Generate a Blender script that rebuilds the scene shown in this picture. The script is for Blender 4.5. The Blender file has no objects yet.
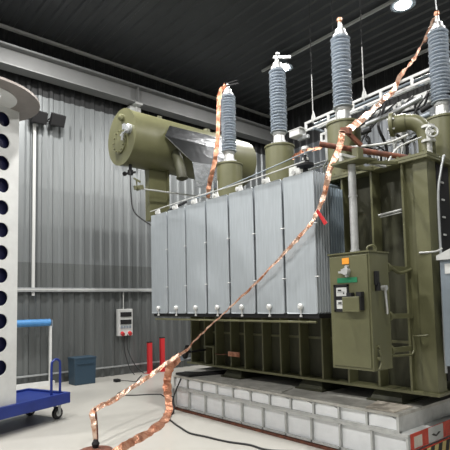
import bpy, bmesh, math, random
from mathutils import Vector, Matrix
from math import sin, cos, pi, radians
random.seed(7)
sc = bpy.context.scene
COL = sc.collection
V = Vector

# ------------------------------------------------------------------ materials
def principled(name, col, rough=.5, metal=0., var=0., vscale=8., bump=0., bscale=40., stretch=(1, 1, 1), col2=None, coat=0.):
    m = bpy.data.materials.new(name); m.use_nodes = True
    nt = m.node_tree; b = nt.nodes['Principled BSDF']
    b.inputs['Base Color'].default_value = (*col, 1)
    b.inputs['Roughness'].default_value = rough
    b.inputs['Metallic'].default_value = metal
    if coat: b.inputs['Coat Weight'].default_value = coat
    tc = nt.nodes.new('ShaderNodeTexCoord'); mp = nt.nodes.new('ShaderNodeMapping')
    mp.inputs['Scale'].default_value = stretch
    nt.links.new(tc.outputs['Object'], mp.inputs['Vector'])
    if var or col2:
        n = nt.nodes.new('ShaderNodeTexNoise'); n.inputs['Scale'].default_value = vscale
        n.inputs['Detail'].default_value = 6; n.inputs['Roughness'].default_value = .65
        nt.links.new(mp.outputs[0], n.inputs['Vector'])
        r = nt.nodes.new('ShaderNodeValToRGB')
        c2 = col2 or tuple(c * (1 - var) for c in col)
        r.color_ramp.elements[0].position = .38; r.color_ramp.elements[0].color = (*c2, 1)
        r.color_ramp.elements[1].position = .62; r.color_ramp.elements[1].color = (*col, 1)
        nt.links.new(n.outputs['Fac'], r.inputs[0]); nt.links.new(r.outputs[0], b.inputs['Base Color'])
    if bump:
        n2 = nt.nodes.new('ShaderNodeTexNoise'); n2.inputs['Scale'].default_value = bscale
        n2.inputs['Detail'].default_value = 3
        nt.links.new(mp.outputs[0], n2.inputs['Vector'])
        bp = nt.nodes.new('ShaderNodeBump'); bp.inputs['Strength'].default_value = bump
        bp.inputs['Distance'].default_value = .02
        nt.links.new(n2.outputs['Fac'], bp.inputs['Height']); nt.links.new(bp.outputs[0], b.inputs['Normal'])
    return m
def emit(name, col, s):
    m = bpy.data.materials.new(name); m.use_nodes = True
    b = m.node_tree.nodes['Principled BSDF']
    b.inputs['Base Color'].default_value = (*col, 1)
    b.inputs['Emission Color'].default_value = (*col, 1); b.inputs['Emission Strength'].default_value = s
    return m
M = dict(
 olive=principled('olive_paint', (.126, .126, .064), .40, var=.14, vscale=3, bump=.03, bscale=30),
 olive_d=principled('shaded_olive_paint', (.050, .051, .027), .6, var=.35, vscale=4, stretch=(1, 1, .4)),  # same olive paint, darkened: shade behind the radiators is put into this colour
 rad=principled('galvanised_radiator', (.42, .46, .49), .5, .22, var=.12, vscale=10, stretch=(4, 4, .25), bump=.05, bscale=30),
 fin=principled('galvanised_fin', (.27, .33, .38), .5, .3),
 porc=principled('grey_porcelain', (.42, .47, .53), .3, var=.05, coat=.4),
 alu=principled('cast_aluminium', (.62, .63, .63), .4, .6, var=.15, vscale=20),
 steel=principled('galvanised_steel', (.45, .47, .48), .42, .5, var=.15, vscale=12),
 zinc=principled('zinc_wall_sheet', (.215, .23, .235), .42, .5, var=.14, vscale=1.2, stretch=(1, 4, .25), bump=.04, bscale=8),
 zincd=principled('lower_wall_sheet', (.145, .155, .155), .45, .45, var=.2, vscale=1.2, stretch=(1, 4, .25)),  # darker zinc tone for the lower rows of the left wall
 backsheet=principled('dull_back_sheet', (.10, .11, .12), .5, .3, var=.2, vscale=2),
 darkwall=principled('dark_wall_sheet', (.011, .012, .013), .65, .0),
 ceil=principled('dark_ceiling_sheet', (.052, .056, .061), .42, .0, var=.15, vscale=1.5),
 beam=principled('grey_beam_paint', (.22, .225, .225), .5, .1, var=.1, vscale=2),
 floor=principled('cream_epoxy_floor', (.43, .42, .385), .36, 0, var=.08, vscale=1.1, bump=.01, bscale=3),
 plaster=principled('pale_plaster', (.30, .31, .31), .8),
 white=principled('white_paint', (.60, .61, .60), .45, var=.08, vscale=6),
 offwhite=principled('off_white_panel', (.80, .82, .84), .6, var=.08, vscale=5),
 skid=principled('grey_skid_frame', (.50, .51, .50), .6, var=.18, vscale=7),
 skidtop=principled('dusty_skid_deck', (.50, .49, .45), .7, var=.35, vscale=5),
 ply=principled('pale_plywood', (.64, .58, .50), .7, var=.15, vscale=9, stretch=(1, 5, 1)),
 paper=principled('pale_board', (.66, .66, .62), .7),
 rubber=principled('black_rubber', (.012, .012, .013), .6),
 black=principled('black_plastic', (.006, .006, .007), .75),
 rust=principled('rusty_steel', (.20, .068, .035), .7, .1, col2=(.09, .035, .025), vscale=14),
 copper=principled('crinkled_copper', (.70, .38, .25), .38, .7, col2=(.36, .13, .07), vscale=9, bump=.5, bscale=60),
 copperd=principled('glint_copper_foil', (.86, .66, .53), .36, .6, col2=(.46, .18, .09), vscale=11, bump=.6, bscale=45),  # pale patches are glints of the crinkled foil put into the colour
 foil=principled('polished_sheet_metal', (.78, .80, .83), .16, 1., bump=.35, bscale=7),
 navy=principled('navy_interior', (.008, .010, .05), .5),
 blue=principled('blue_trolley_paint', (.012, .030, .20), .35, var=.2, vscale=5),
 bluep=principled('blue_wrap', (.07, .25, .55), .5, var=.2, vscale=10),
 bin=principled('blue_grey_bin', (.020, .045, .072), .5),
 red=principled('red_paint', (.55, .025, .03), .45),
 signred=principled('sign_red', (.62, .06, .03), .5, var=.3, vscale=14),
 orange=principled('orange_sticker', (.85, .33, .03), .5),
 green=principled('green_label', (.01, .17, .075), .5),
 yellow=principled('hazard_yellow', (.62, .50, .20), .5),
 blk=principled('hazard_black', (.02, .018, .015), .5),
 grey=principled('grey_enamel', (.22, .26, .30), .4, var=.06),
 lgrey=principled('light_grey_enamel', (.48, .49, .48), .45),
 disc=principled('brushed_disc', (.30, .27, .25), .45, .55, var=.1),
 lamp=emit('lamp_glow', (1, .97, .92), 60),
)
# panel and frame glass
g = bpy.data.materials.new('clear_window'); g.use_nodes = True
gb = g.node_tree.nodes['Principled BSDF']; gb.inputs['Transmission Weight'].default_value = 1; gb.inputs['Roughness'].default_value = .03
M['glass'] = g

# ------------------------------------------------------------------ mesh helpers
class MB:
    def __init__(s): s.v = []; s.f = []; s.mi = []; s.cur = 0
    def add(s, vs, fs):
        o = len(s.v); s.v += [tuple(v) for v in vs]; s.f += [tuple(i + o for i in f) for f in fs]; s.mi += [s.cur] * len(fs); return s
    def box(s, x0, x1, y0, y1, z0, z1):
        return s.add([(x0,y0,z0),(x1,y0,z0),(x1,y1,z0),(x0,y1,z0),(x0,y0,z1),(x1,y0,z1),(x1,y1,z1),(x0,y1,z1)],
            [(0,3,2,1),(4,5,6,7),(0,1,5,4),(1,2,6,5),(2,3,7,6),(3,0,4,7)])
    def obox(s, c, ax, ay, az, hx, hy, hz):      # oriented box
        c = V(c); ax = V(ax).normalized() * hx; ay = V(ay).normalized() * hy; az = V(az).normalized() * hz
        p = [c + i*ax + j*ay + k*az for k in (-1, 1) for i, j in ((-1,-1),(1,-1),(1,1),(-1,1))]
        return s.add(p, [(0,3,2,1),(4,5,6,7),(0,1,5,4),(1,2,6,5),(2,3,7,6),(3,0,4,7)])
    def bar(s, a, b, w, h, up=(0,0,1)):
        a = V(a); b = V(b); d = b - a; u = V(up)
        if abs(d.normalized().dot(u)) > .98: u = V((1, 0, 0))
        x = d.cross(u).normalized(); u2 = x.cross(d).normalized()
        return s.obox((a + b) / 2, d, x, u2, d.length / 2, w / 2, h / 2)
    def lathe(s, prof, c=(0,0,0), ax=(0,0,1), n=28, cap=True):
        c = V(c); ax = V(ax).normalized(); t = V((1,0,0)) if abs(ax.x) < .9 else V((0,1,0))
        a = ax.cross(t).normalized(); b = ax.cross(a)
        vs = []
        for r, h in prof:
            for k in range(n):
                q = 2*pi*k/n; vs.append(c + ax*h + (a*cos(q) + b*sin(q))*r)
        fs = []
        for i in range(len(prof)-1):
            for k in range(n):
                k2 = (k+1) % n; fs.append((i*n+k, i*n+k2, (i+1)*n+k2, (i+1)*n+k))
        if cap:
            fs.append(tuple(range(n))[::-1]); fs.append(tuple((len(prof)-1)*n + k for k in range(n)))
        return s.add(vs, fs)
    def cyl(s, a, b, r, r2=None, n=20):
        a = V(a); b = V(b); L = (b-a).length
        return s.lathe([(r, 0), (r if r2 is None else r2, L)], a, b-a, n)
    def tube(s, pts, r, n=10, smooth=True):
        P = spline(pts) if smooth and len(pts) > 2 else [V(p) for p in pts]
        up = None; rings = []
        for i, p in enumerate(P):
            d = (P[min(i+1, len(P)-1)] - P[max(i-1, 0)]).normalized()
            if up is None:
                t = V((0,0,1)) if abs(d.z) < .9 else V((1,0,0)); up = (t - d*t.dot(d)).normalized()
            else: up = (up - d*up.dot(d)).normalized()
            x = d.cross(up); rings.append([p + (up*cos(2*pi*k/n) + x*sin(2*pi*k/n))*r for k in range(n)])
        vs = [v for q in rings for v in q]; fs = []
        for i in range(len(rings)-1):
            for k in range(n):
                k2 = (k+1) % n; fs.append((i*n+k, i*n+k2, (i+1)*n+k2, (i+1)*n+k))
        fs.append(tuple(range(n))[::-1]); fs.append(tuple((len(rings)-1)*n+k for k in range(n)))
        return s.add(vs, fs)
    def prism(s, poly, d):       # poly list of 3d points, extruded by vector d
        n = len(poly); d = V(d); a = [V(p) for p in poly]; b = [p + d for p in a]
        fs = [tuple(range(n))[::-1], tuple(range(n, 2*n))] + [(i, (i+1) % n, (i+1) % n + n, i+n) for i in range(n)]
        return s.add(a + b, fs)
    def build(s, name, mat, parent=None, smooth=False, mats=None, bevel=0):
        me = bpy.data.meshes.new(name); me.from_pydata(s.v, [], s.f); me.update()
        bm = bmesh.new(); bm.from_mesh(me); bmesh.ops.recalc_face_normals(bm, faces=bm.faces)
        if smooth:
            for e in bm.edges:
                if len(e.link_faces) == 2 and e.calc_face_angle(0) > radians(38): e.smooth = False
            for f in bm.faces: f.smooth = True
        bm.to_mesh(me); bm.free()
        for m in (mats or [mat]): me.materials.append(M[m] if isinstance(m, str) else m)
        if mats:
            for p, i in zip(me.polygons, s.mi): p.material_index = i
        o = bpy.data.objects.new(name, me); COL.objects.link(o)
        if parent is not None:
            o.parent = parent; o.matrix_parent_inverse = Matrix.Translation(-wl(parent))
        if bevel:
            b = o.modifiers.new('bevel', 'BEVEL'); b.width = bevel; b.segments = 2; b.limit_method = 'ANGLE'
        return o
def wl(o):
    # world location: only empties at top level carry a location, meshes hold world coordinates
    return V(o.location) if o.parent is None else V((0, 0, 0))
def spline(pts, sub=6):
    P = [V(p) for p in pts]; out = []
    for i in range(len(P)-1):
        p0 = P[max(i-1,0)]; p1 = P[i]; p2 = P[i+1]; p3 = P[min(i+2, len(P)-1)]
        for k in range(sub):
            t = k/sub
            out.append(.5*((2*p1) + (p2-p0)*t + (2*p0-5*p1+4*p2-p3)*t*t + (3*p1-p0-3*p2+p3)*t**3))
    out.append(P[-1]); return out
def empty(name, loc, label, cat, group=None):
    o = bpy.data.objects.new(name, None); COL.objects.link(o); o.location = loc
    o['label'] = label; o['category'] = cat
    if group: o['group'] = group
    return o
def tag(o, label, cat, group=None):
    o['label'] = label; o['category'] = cat
    if group: o['group'] = group
    return o
def struct(o): o['kind'] = 'structure'; return o

# ------------------------------------------------------------------ the hall
XL, XR, YB, YF, H = -10.5, 5.0, 11.1, -5.0, 7.7
def corrugated(axis, fixed, a0, a1, z0, z1, sign, pitch=.25, depth=.038, zs=None):
    """vertical trapezoid sheet; axis 'y': runs along y at x=fixed; 'x': runs along x at y=fixed"""
    m = MB(); n = int((a1-a0)/pitch); prof = []
    for i in range(n+1):
        s = a0 + i*pitch
        for o, d in ((0, 0), (.115, 0), (.15, 1), (.215, 1)): 
            if s+o <= a1: prof.append((s+o, fixed + sign*depth*d))
    prof.append((a1, fixed))
    zl = zs or [z0, z1]
    vs = []; fs = []
    for z in zl:
        for s, d in prof: vs.append((d, s, z) if axis == 'y' else (s, d, z))
    k = len(prof)
    for r in range(len(zl)-1):
        for i in range(k-1):
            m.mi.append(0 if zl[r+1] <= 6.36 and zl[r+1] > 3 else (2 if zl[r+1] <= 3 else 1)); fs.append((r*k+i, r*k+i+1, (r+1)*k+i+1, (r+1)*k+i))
    m.v = vs; m.f = fs
    return m
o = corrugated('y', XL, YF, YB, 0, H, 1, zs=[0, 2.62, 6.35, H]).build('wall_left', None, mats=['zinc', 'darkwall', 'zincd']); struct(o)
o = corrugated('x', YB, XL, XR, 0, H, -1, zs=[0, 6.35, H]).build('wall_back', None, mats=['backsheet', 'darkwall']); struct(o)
struct(MB().box(XR, XR+.1, YF, YB, 0, H).build('wall_right', 'plaster'))
struct(MB().box(XL, XR, YF-.1, YF, 0, H).build('wall_front', 'plaster'))
struct(MB().box(XL-.2, XR+.2, YF-.2, YB+.2, -.1, 0).build('floor', 'floor'))
# ceiling sheet, ribs running along x
m = MB(); prof = []
y = YF
while y < YB:
    for oo, d in ((0, 0), (.16, 0), (.19, 1), (.27, 1)): 
        if y+oo < YB: prof.append((y+oo, H - .035*d))
    y += .30
prof.append((YB, H))
vs = [(XL, a, b) for a, b in prof] + [(XR, a, b) for a, b in prof]; k = len(prof)
m.add(vs, [(i, i+1, k+i+1, k+i) for i in range(k-1)])
struct(m.build('ceiling', 'ceil'))
struct(MB().box(XL+.04, XL+.12, YF, YB-.05, H-.10, H-.045).build('trim_1', 'lgrey'))
struct(MB().box(XL+.1, XR, YB-.12, YB-.05, H-.10, H-.045).build('trim_2', 'lgrey'))
struct(MB().box(XL+.045, XL+.075, YF, YB-.1, .20, .235).build('baseboard_left', 'steel'))

# crane beam on its wall brackets
r = empty('crane_beam', (-10.2, 3, 6.64), 'long grey painted I beam running along the top of the left wall', 'beam')
m = MB(); m.box(-10.36, -10.04, YF, 10.95, 7.05, 7.075); m.box(-10.36, -10.04, YF, 10.95, 6.64, 6.665); m.box(-10.21, -10.19, YF, 10.95, 6.665, 7.05)
m.build('beam_profile', 'beam', r)
MB().bar((-10.13, YF, 7.10), (-10.13, 10.9, 7.10), .05, .05).build('crane_rail', 'steel', r)
for y in (.2, 5.95):
    m = MB(); m.box(-10.46, -10.22, y-.15, y+.15, 5.2, 6.60); m.box(-10.46, -10.04, y-.10, y+.10, 6.60, 6.64); m.box(-10.30, -10.16, y-.012, y+.012, 6.2, 6.6)
    c = m.build('column_bracket', 'lgrey', r)
    m = MB(); m.box(-10.19, -10.05, y-.006, y+.006, 6.665, 7.05); m.build('web_stiffener', 'beam', c)

# wall services
r = empty('cable_trunking', (-10.44, 3, 2.03), 'long galvanised cable trunking running level across the left wall', 'trunking')
m = MB(); m.box(-10.455, -10.385, YF+.1, 10.9, 1.985, 2.075); m.build('channel', 'steel', r)
m = MB(); m.box(-10.385, -10.377, YF+.1, 10.9, 2.015, 2.045); m.build('cover_strip', 'lgrey', r)
tag(MB().box(-10.455, -10.41, 3.52, 3.58, 1.9, 5.66).build('wall_conduit', 'lgrey'), 'pale vertical conduit on the left wall dropping from the floodlights', 'conduit')
def floodlight(y, z, tilt, label):
    r = empty('floodlight', (-10.4, y, z), label, 'floodlight', 'wall floodlights')
    ax = V((cos(tilt), 0, -sin(tilt))); ay = V((0, 1, 0)); az = ax.cross(ay)
    c = V((-10.24, y, z))
    h = MB().obox(c, ax, ay, az, .06, .155, .13).build('housing', 'black', r, bevel=.01)
    m = MB()
    for k in range(7): m.obox(c - ax*.075 + ay*(-.13 + .043*k), ax, ay, az, .02, .006, .11)
    m.build('cooling_fin', 'black', h)
    MB().obox(c + ax*.062, ax, ay, az, .004, .13, .105).build('front_glass', 'black', r)
    m = MB(); m.bar((-10.45, y-.17, z), (-10.24, y-.17, z), .012, .03); m.bar((-10.45, y+.17, z), (-10.24, y+.17, z), .012, .03); m.bar((-10.45, y-.17, z), (-10.45, y+.17, z), .03, .015)
    m.build('yoke', 'black', r)
floodlight(3.59, 5.76, .5, 'left of the two black floodlights high on the left wall')
floodlight(3.99, 5.79, .5, 'right of the two black floodlights high on the left wall')
r = empty('socket_box', (-10.45, 5.7, 1.25), 'white industrial socket box with red outlets on the left wall', 'socket box')
MB().box(-10.455, -10.34, 5.52, 5.90, .93, 1.57).build('casing', 'white', r, bevel=.01)
for z in (1.44, 1.26): MB().box(-10.34, -10.325, 5.57, 5.86, z-.055, z+.055).build('breaker_window', 'black', r)
for k in range(4): MB().box(-10.34, -10.32, 5.575+.075*k, 5.625+.075*k, 1.11, 1.17).build('grey_socket', 'grey', r)
for y in (5.61, 5.81): MB().cyl((-10.34, y, 1.0), (-10.28, y, .97), .045).build('red_outlet', 'red', r, smooth=True)
MB().tube([(-10.43, 5.70, 1.57), (-10.43, 5.70, 1.98)], .012, smooth=False).build('feed_conduit', 'lgrey', r, smooth=True)
for dy in (0, .09): MB().tube([(-10.33, 5.66+dy, .96), (-10.32, 5.66+dy, .6), (-10.2, 5.72+dy*2, .2), (-10.1, 5.8+dy*3, .02)], .010).build('hanging_lead', 'rubber', r, smooth=True)

# high bay lamps
def highbay(x, y, label, group, power):
    r = empty('high_bay_lamp', (x, y, 7.3), label, 'ceiling lamp', group)
    MB().lathe([(.05, .22), (.10, .20), (.12, .06), (.22, 0.0), (.235, -.02)], (x, y, 7.36), n=28).build('housing', 'grey', r, smooth=True)
    MB().lathe([(.14, 0), (.14, .012)], (x, y, 7.325), n=28).build('glowing_lens', 'lamp', r)
    MB().cyl((x, y, 7.55), (x, y, 7.66), .012).build('hanger', 'steel', r)
    l = bpy.data.lights.new('lamp_light', 'AREA'); l.shape = 'DISK'; l.size = .4; l.energy = power; l.color = (1, .975, .94)
    lo = bpy.data.objects.new('lamp_light', l); COL.objects.link(lo); lo.location = (x, y, 7.31)
names = {(-4.42, 8.48): 'glaring high bay lamp at the top of the picture between the two right bushings',
         (-7.56, 8.50): 'glaring high bay lamp shining behind the top of the second bushing',
         (-1.2, 8.48): 'high bay lamp above the right end of the transformer beyond the frame',
         (-7.9, 3.5): 'high bay lamp above the conservator just beyond the frame',
         (-4.4, 3.0): 'high bay lamp above the radiators beyond the frame',
         (-1.0, 3.0): 'high bay lamp in front of the control cabinet beyond the frame',
         (-7.9, -1.5): 'high bay lamp behind the camera on the left',
         (-4.0, -1.5): 'high bay lamp behind the camera in the middle',
         (1.5, -1.5): 'high bay lamp behind the camera on the right'}
for (x, y), lab in names.items():
    highbay(x, y, lab, 'high bay lamps on the ceiling', 190 if y > 8 else {(-1.0, 3.0): 200, (1.5, -1.5): 150}.get((x, y), 260))
r = empty('lamp_track', (-3, 8.6, 7.6), 'thin pale track along the ceiling carrying the far lamps', 'track')
MB().box(-8.4, XR, 8.60, 8.65, 7.60, 7.655).build('track_profile', 'lgrey', r)

# ------------------------------------------------------------------ transformer
T = empty('power_transformer', (-4.45, 5.9, .53), 'large olive power transformer with grey radiators and four tall bushings on a steel platform', 'transformer')
def P(mb, name, mat, parent=None, **k): return mb.build(name, mat, parent or T, **k)
TX0, TX1, TY0, TY1, TZ0, TZ1 = -6.50, -2.42, 4.98, 6.95, .665, 3.13
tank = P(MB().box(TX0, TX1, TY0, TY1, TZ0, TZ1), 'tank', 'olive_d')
m = MB(); m.box(-6.60, -2.32, 4.79, 7.05, TZ0, TZ0+.03); fl = P(m, 'bottom_flange', 'olive')
m = MB(); m.box(-6.60, -2.31, 4.78, 7.08, 3.13, 3.155); m.box(-6.60, -2.31, 4.78, 7.08, 3.160, 3.19)
cover = P(m, 'tank_cover', 'olive')
m = MB()
for i in range(30): m.lathe([(.014, 0), (.014, .03)], (-6.5+.142*i, 4.83, 3.19), n=6)
for i in range(14): m.lathe([(.014, 0), (.014, .03)], (-2.36, 4.95+.15*i, 3.19), n=6)
m.build('cover_bolts', 'olive', cover)
xs = [-6.50, -6.14, -5.86, -5.50, -5.19, -4.82, -4.48, -4.14, -3.78, -3.40, -3.0, -2.62]
for x in xs: P(MB().box(x-.012, x+.012, 4.81, 4.985, TZ0+.03, 3.13), 'stiffener', 'olive')
P(MB().box(-2.50, -2.345, 4.83, 5.02, TZ0+.03, 3.13), 'corner_pillar', 'olive')
P(MB().box(-2.62, -2.50, 4.87, 4.98, TZ0+.03, 3.13), 'stiffener', 'olive')
for y in (5.35, 5.8, 6.25, 6.7): P(MB().box(-2.42, -2.33, y-.012, y+.012, TZ0+.03, 3.13), 'stiffener', 'olive')
P(MB().box(TX0, -2.62, 4.962, 4.982, 1.17, 1.20), 'weld_belt', 'olive')
# jacking bracket, lifting handle, copper tab
m = MB(); m.box(-6.13, -6.10, 4.80, 4.97, .70, .96); m.box(-5.93, -5.90, 4.80, 4.97, .70, .96); m.box(-6.15, -5.88, 4.80, 4.97, .96, .985)
P(m, 'jacking_bracket', 'olive')
m = MB(); m.tube([(-2.93, 4.83, 2.61), (-2.65, 4.83, 2.63)], .013, smooth=False); m.tube([(-2.91, 4.83, 2.585), (-2.65, 4.83, 2.60)], .006, smooth=False)
P(m, 'lifting_handle', 'lgrey', smooth=True)
P(MB().box(-5.52, -5.27, 4.77, 4.785, .86, .93), 'earthing_tab', 'copper')
P(MB().tube([(-5.50, 4.79, .89), (-5.72, 4.80, .87), (-5.86, 4.80, .87)], .008), 'earthing_lead', 'rust', smooth=True)
# feet standing on the platform deck
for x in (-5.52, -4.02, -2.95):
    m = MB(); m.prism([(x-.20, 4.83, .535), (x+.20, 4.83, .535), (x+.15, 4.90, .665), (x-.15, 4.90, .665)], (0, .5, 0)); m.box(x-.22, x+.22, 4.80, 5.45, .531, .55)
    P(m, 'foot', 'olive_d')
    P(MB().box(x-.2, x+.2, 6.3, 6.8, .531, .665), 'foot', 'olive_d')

# radiators
for i in range(7):
    x0 = -6.59 + .48*i; x1 = x0 + .445; xc = (x0+x1)/2
    m = MB()
    for k in range(6):
        y = 4.10 + .047*k
        m.prism([(x0, y+.007, 1.535), (x0+.012, y, 1.52), (x1-.012, y, 1.52), (x1, y+.007, 1.535), (x1, y+.007, 3.075), (x1-.012, y, 3.09), (x0+.012, y, 3.09), (x0, y+.007, 3.075)], (0, .016, 0))
    rd = P(m, 'radiator', 'rad')
    m = MB()
    for k in range(6):
        y = 4.40 + .047*k
        m.box(x0+.01, x1-.01, y, y+.014, 1.53, 2.95)
    m.build('rear_fin_pack', 'fin', rd)
    for za, zb_ in ((3.06, 3.02), (1.56, 1.56)): MB().cyl((xc, 4.115, za), (xc, 4.97, zb_), .035).build('header_pipe', 'fin', rd, smooth=True)
    m = MB(); m.prism([(xc-.07, 4.10, 3.085), (xc+.05, 4.10, 3.085), (xc+.02, 4.10, 3.16), (xc-.02, 4.10, 3.16)], (0, .02, 0)); m.cyl((xc-.05, 4.09, 3.12), (xc-.05, 4.14, 3.12), .028)
    m.build('lifting_lug', 'white', rd)
    m = MB(); m.lathe([(.0, 0), (.03, .005), (.036, .03), (.02, .05)], (xc, 4.105, 1.60), (0, -1, 0), n=16); m.cyl((xc, 4.09, 1.57), (xc, 4.09, 1.50), .008); m.lathe([(.016, 0), (.016, .02)], (xc, 4.09, 1.485), n=10)
    m.build('drain_valve', 'white', rd, smooth=True)
    for z in (1.92, 2.5): MB().tube([(x1-.01, 4.093, z), (x1+.045, 4.093, z)], .006, smooth=False).build('spacer_clip', 'white', rd)
P(MB().box(-6.55, -3.26, 4.12, 4.32, 1.47, 1.515), 'radiator_sill', 'black')
P(MB().tube([(-6.5, 4.12, 1.43), (-3.3, 4.12, 1.43)], .014, smooth=False), 'drain_pipe', 'olive', smooth=True)
P(MB().tube([(-6.55, 4.07, 3.15), (-5.5, 4.07, 3.17), (-4.3, 4.07, 3.17), (-3.35, 4.07, 3.20)], .007), 'vent_pipe', 'lgrey', smooth=True)
for x in (-5.05, -4.95): P(MB().tube([(x, 4.15, 3.08), (x, 4.15, 3.33)], .006, smooth=False), 'thin_rod', 'lgrey')
m = MB(); m.bar((-6.45, 4.35, 3.18), (-5.95, 4.35, 3.24), .03, .03); P(m, 'black_strut', 'black')

# bushings
def bushing(x, y, arm):
    t = P(MB().lathe([(.245, 0), (.245, .03), (.222, .03), (.222, .83), (.235, .835), (.235, .86), (.10, .885)], (x, y, 3.19), n=40), 'bushing_turret', 'olive', smooth=True)
    prof = [(.078, 4.27)]; n = 21; z0, z1 = 4.275, 5.285; p = (z1-z0)/n
    for k in range(n):
        z = z0 + k*p; R = .134 if k % 2 == 0 else .128
        if k == 0 or k == n-1: R = .135
        prof += [(.076, z+.004), (R-.002, z+.003), (R+.001, z+.008), (R-.003, z+.013), (.088, z+.022), (.076, z+.025)]
    prof.append((.085, z1))
    b = P(MB().lathe([(r_, z-4.27) for r_, z in prof], (x, y, 4.27), n=36), 'bushing', 'porc', smooth=True)
    m = MB().lathe([(.125, 0), (.125, .025), (.095, .03), (.085, .15), (.10, .17), (.10, .20)], (x, y, 4.07), n=28)
    for k in range(8): m.lathe([(.014, 0), (.014, .03)], (x+.11*cos(k*pi/4), y+.11*sin(k*pi/4), 4.095), n=6)
    m.build('base_flange', 'alu', b, smooth=True)
    MB().lathe([(.10, 0), (.10, .025), (.075, .03), (.068, .10), (.03, .13), (.025, .20)], (x, y, 5.285), n=24).build('metal_cap', 'alu', b, smooth=True)
    m = MB()
    if arm == 1: m.bar((x-.08, y-.05, 5.46), (x+.22, y+.05, 5.44), .03, .02); m.bar((x+.05, y, 5.50), (x+.2, y+.05, 5.50), .02, .015); m.cyl((x, y, 5.42), (x, y, 5.52), .02)
    elif arm == 2: m.bar((x-.05, y-.02, 5.50), (x+.2, y+.10, 5.44), .04, .035); m.bar((x, y, 5.54), (x+.04, y, 5.54), .05, .03)
    else: m.cyl((x, y, 5.44), (x, y, 5.54), .022); m.lathe([(.0, 0), (.035, .01), (.035, .05), (0, .07)], (x, y, 5.50), n=12)
    m.build('terminal', {1: 'black', 2: 'alu', 3: 'copper', 4: 'copper'}[arm], b, smooth=False)
bushing(-6.11, 5.4, 1); bushing(-4.93, 5.4, 2); bushing(-3.745, 5.4, 3); bushing(-2.82, 6.32, 4)

# conservator
CX, CZ, CR = -7.6, 4.69, .50
cons = P(MB().lathe([(.0, .0), (CR-.03, 0), (CR, .012), (CR, 2.9), (CR-.10, 3.0), (.2, 3.06), (0, 3.07)], (CX, 4.15, CZ), (0, 1, 0), n=56, cap=False), 'conservator', 'olive', smooth=True)
m = MB().lathe([(CR+.014, 0), (CR+.014, .03), (CR, .03)], (CX, 4.13, CZ), (0, 1, 0), n=56); m.build('end_plate', 'olive', cons, smooth=True)
m = MB().lathe([(.22, 0), (.22, .03), (.0, .045)], (CX-.03, 4.13, CZ-.08), (0, -1, 0), n=28)
for k in range(12): m.lathe([(.015, 0), (.015, .03)], (CX-.03+.19*cos(k*pi/6), 4.10, CZ-.08+.19*sin(k*pi/6)), (0, -1, 0), n=6)
m.build('manhole_cover', 'olive', cons, smooth=True)
m = MB(); m.lathe([(.085, 0), (.085, .05), (.06, .07), (.0, .07)], (CX+.30, 4.13, CZ+.06), (0, -1, 0), n=24); m.obox((CX+.24, 4.06, CZ+.10), (1,0,0), (0,1,0), (0,0,1), .035, .03, .05); m.bar((CX+.1, 4.06, CZ-.02), (CX+.34, 4.05, CZ+.02), .03, .03); m.bar((CX+.2, 4.05, CZ+.02), (CX+.16, 4.05, CZ-.12), .03, .03)
m.build('oil_level_gauge', 'steel', cons, smooth=True)
m = MB(); m.lathe([(.06, 0), (.06, .06), (.03, .08)], (CX+.05, 4.13, CZ+.34), (0, -1, 0), n=16); m.bar((CX+.05, 4.08, CZ+.35), (CX+.13, 4.08, CZ+.30), .03, .03)
m.build('pipe_stub', 'olive', cons, smooth=True)
for yy in (4.95, 6.15):
    m = MB(); m.prism([(CX-.01, yy-.06, CZ+CR-.01), (CX-.01, yy+.06, CZ+CR-.01), (CX-.01, yy+.04, CZ+CR+.09), (CX-.01, yy-.04, CZ+CR+.09)], (.02, 0, 0)); m.build('lifting_lug', 'olive', cons)
m = MB(); m.cyl((CX, 6.1, CZ+CR-.02), (CX, 6.1, CZ+CR+.08), .07); m.cyl((CX+.02, 6.3, CZ+CR-.02), (CX+.02, 6.3, CZ+CR+.05), .04); m.build('filler_cap', 'olive', cons, smooth=True)
m = MB(); m.cyl((CX+.05, 4.28, CZ-CR-.10), (CX+.05, 4.28, CZ-CR+.03), .03); m.lathe([(.05, 0), (.05, .08)], (CX+.05, 4.28, CZ-CR-.18), n=12); m.bar((CX-.09, 4.24, CZ-CR-.14), (CX+.19, 4.30, CZ-CR-.16), .03, .03); m.lathe([(.04, 0), (.04, .03)], (CX-.10, 4.24, CZ-CR-.14), (1, 0, 0), n=12)
m.build('drain_valve', 'black', cons, smooth=True)
# support post hanging from conservator and its arm to the tank
m = MB(); m.box(CX-.10, CX+.04, 4.68, 5.06, 3.22, 4.35); m.box(CX-.12, CX+.10, 5.06, 5.09, 3.22, 4.35)
P(m, 'conservator_support', 'olive')
P(MB().box(CX-.2, -6.5, 5.15, 5.30, 2.70, 2.82), 'support_arm', 'olive')
P(MB().box(CX-.14, CX+.06, 5.06, 5.30, 2.70, 3.25), 'support_arm', 'olive')
m = MB(); m.box(CX-.16, CX+.06, 6.4, 6.9, 3.1, 4.3); P(m, 'conservator_support', 'olive')
P(MB().box(CX-.2, -6.5, 6.5, 6.7, 2.95, 3.1), 'support_arm', 'olive')
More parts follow.
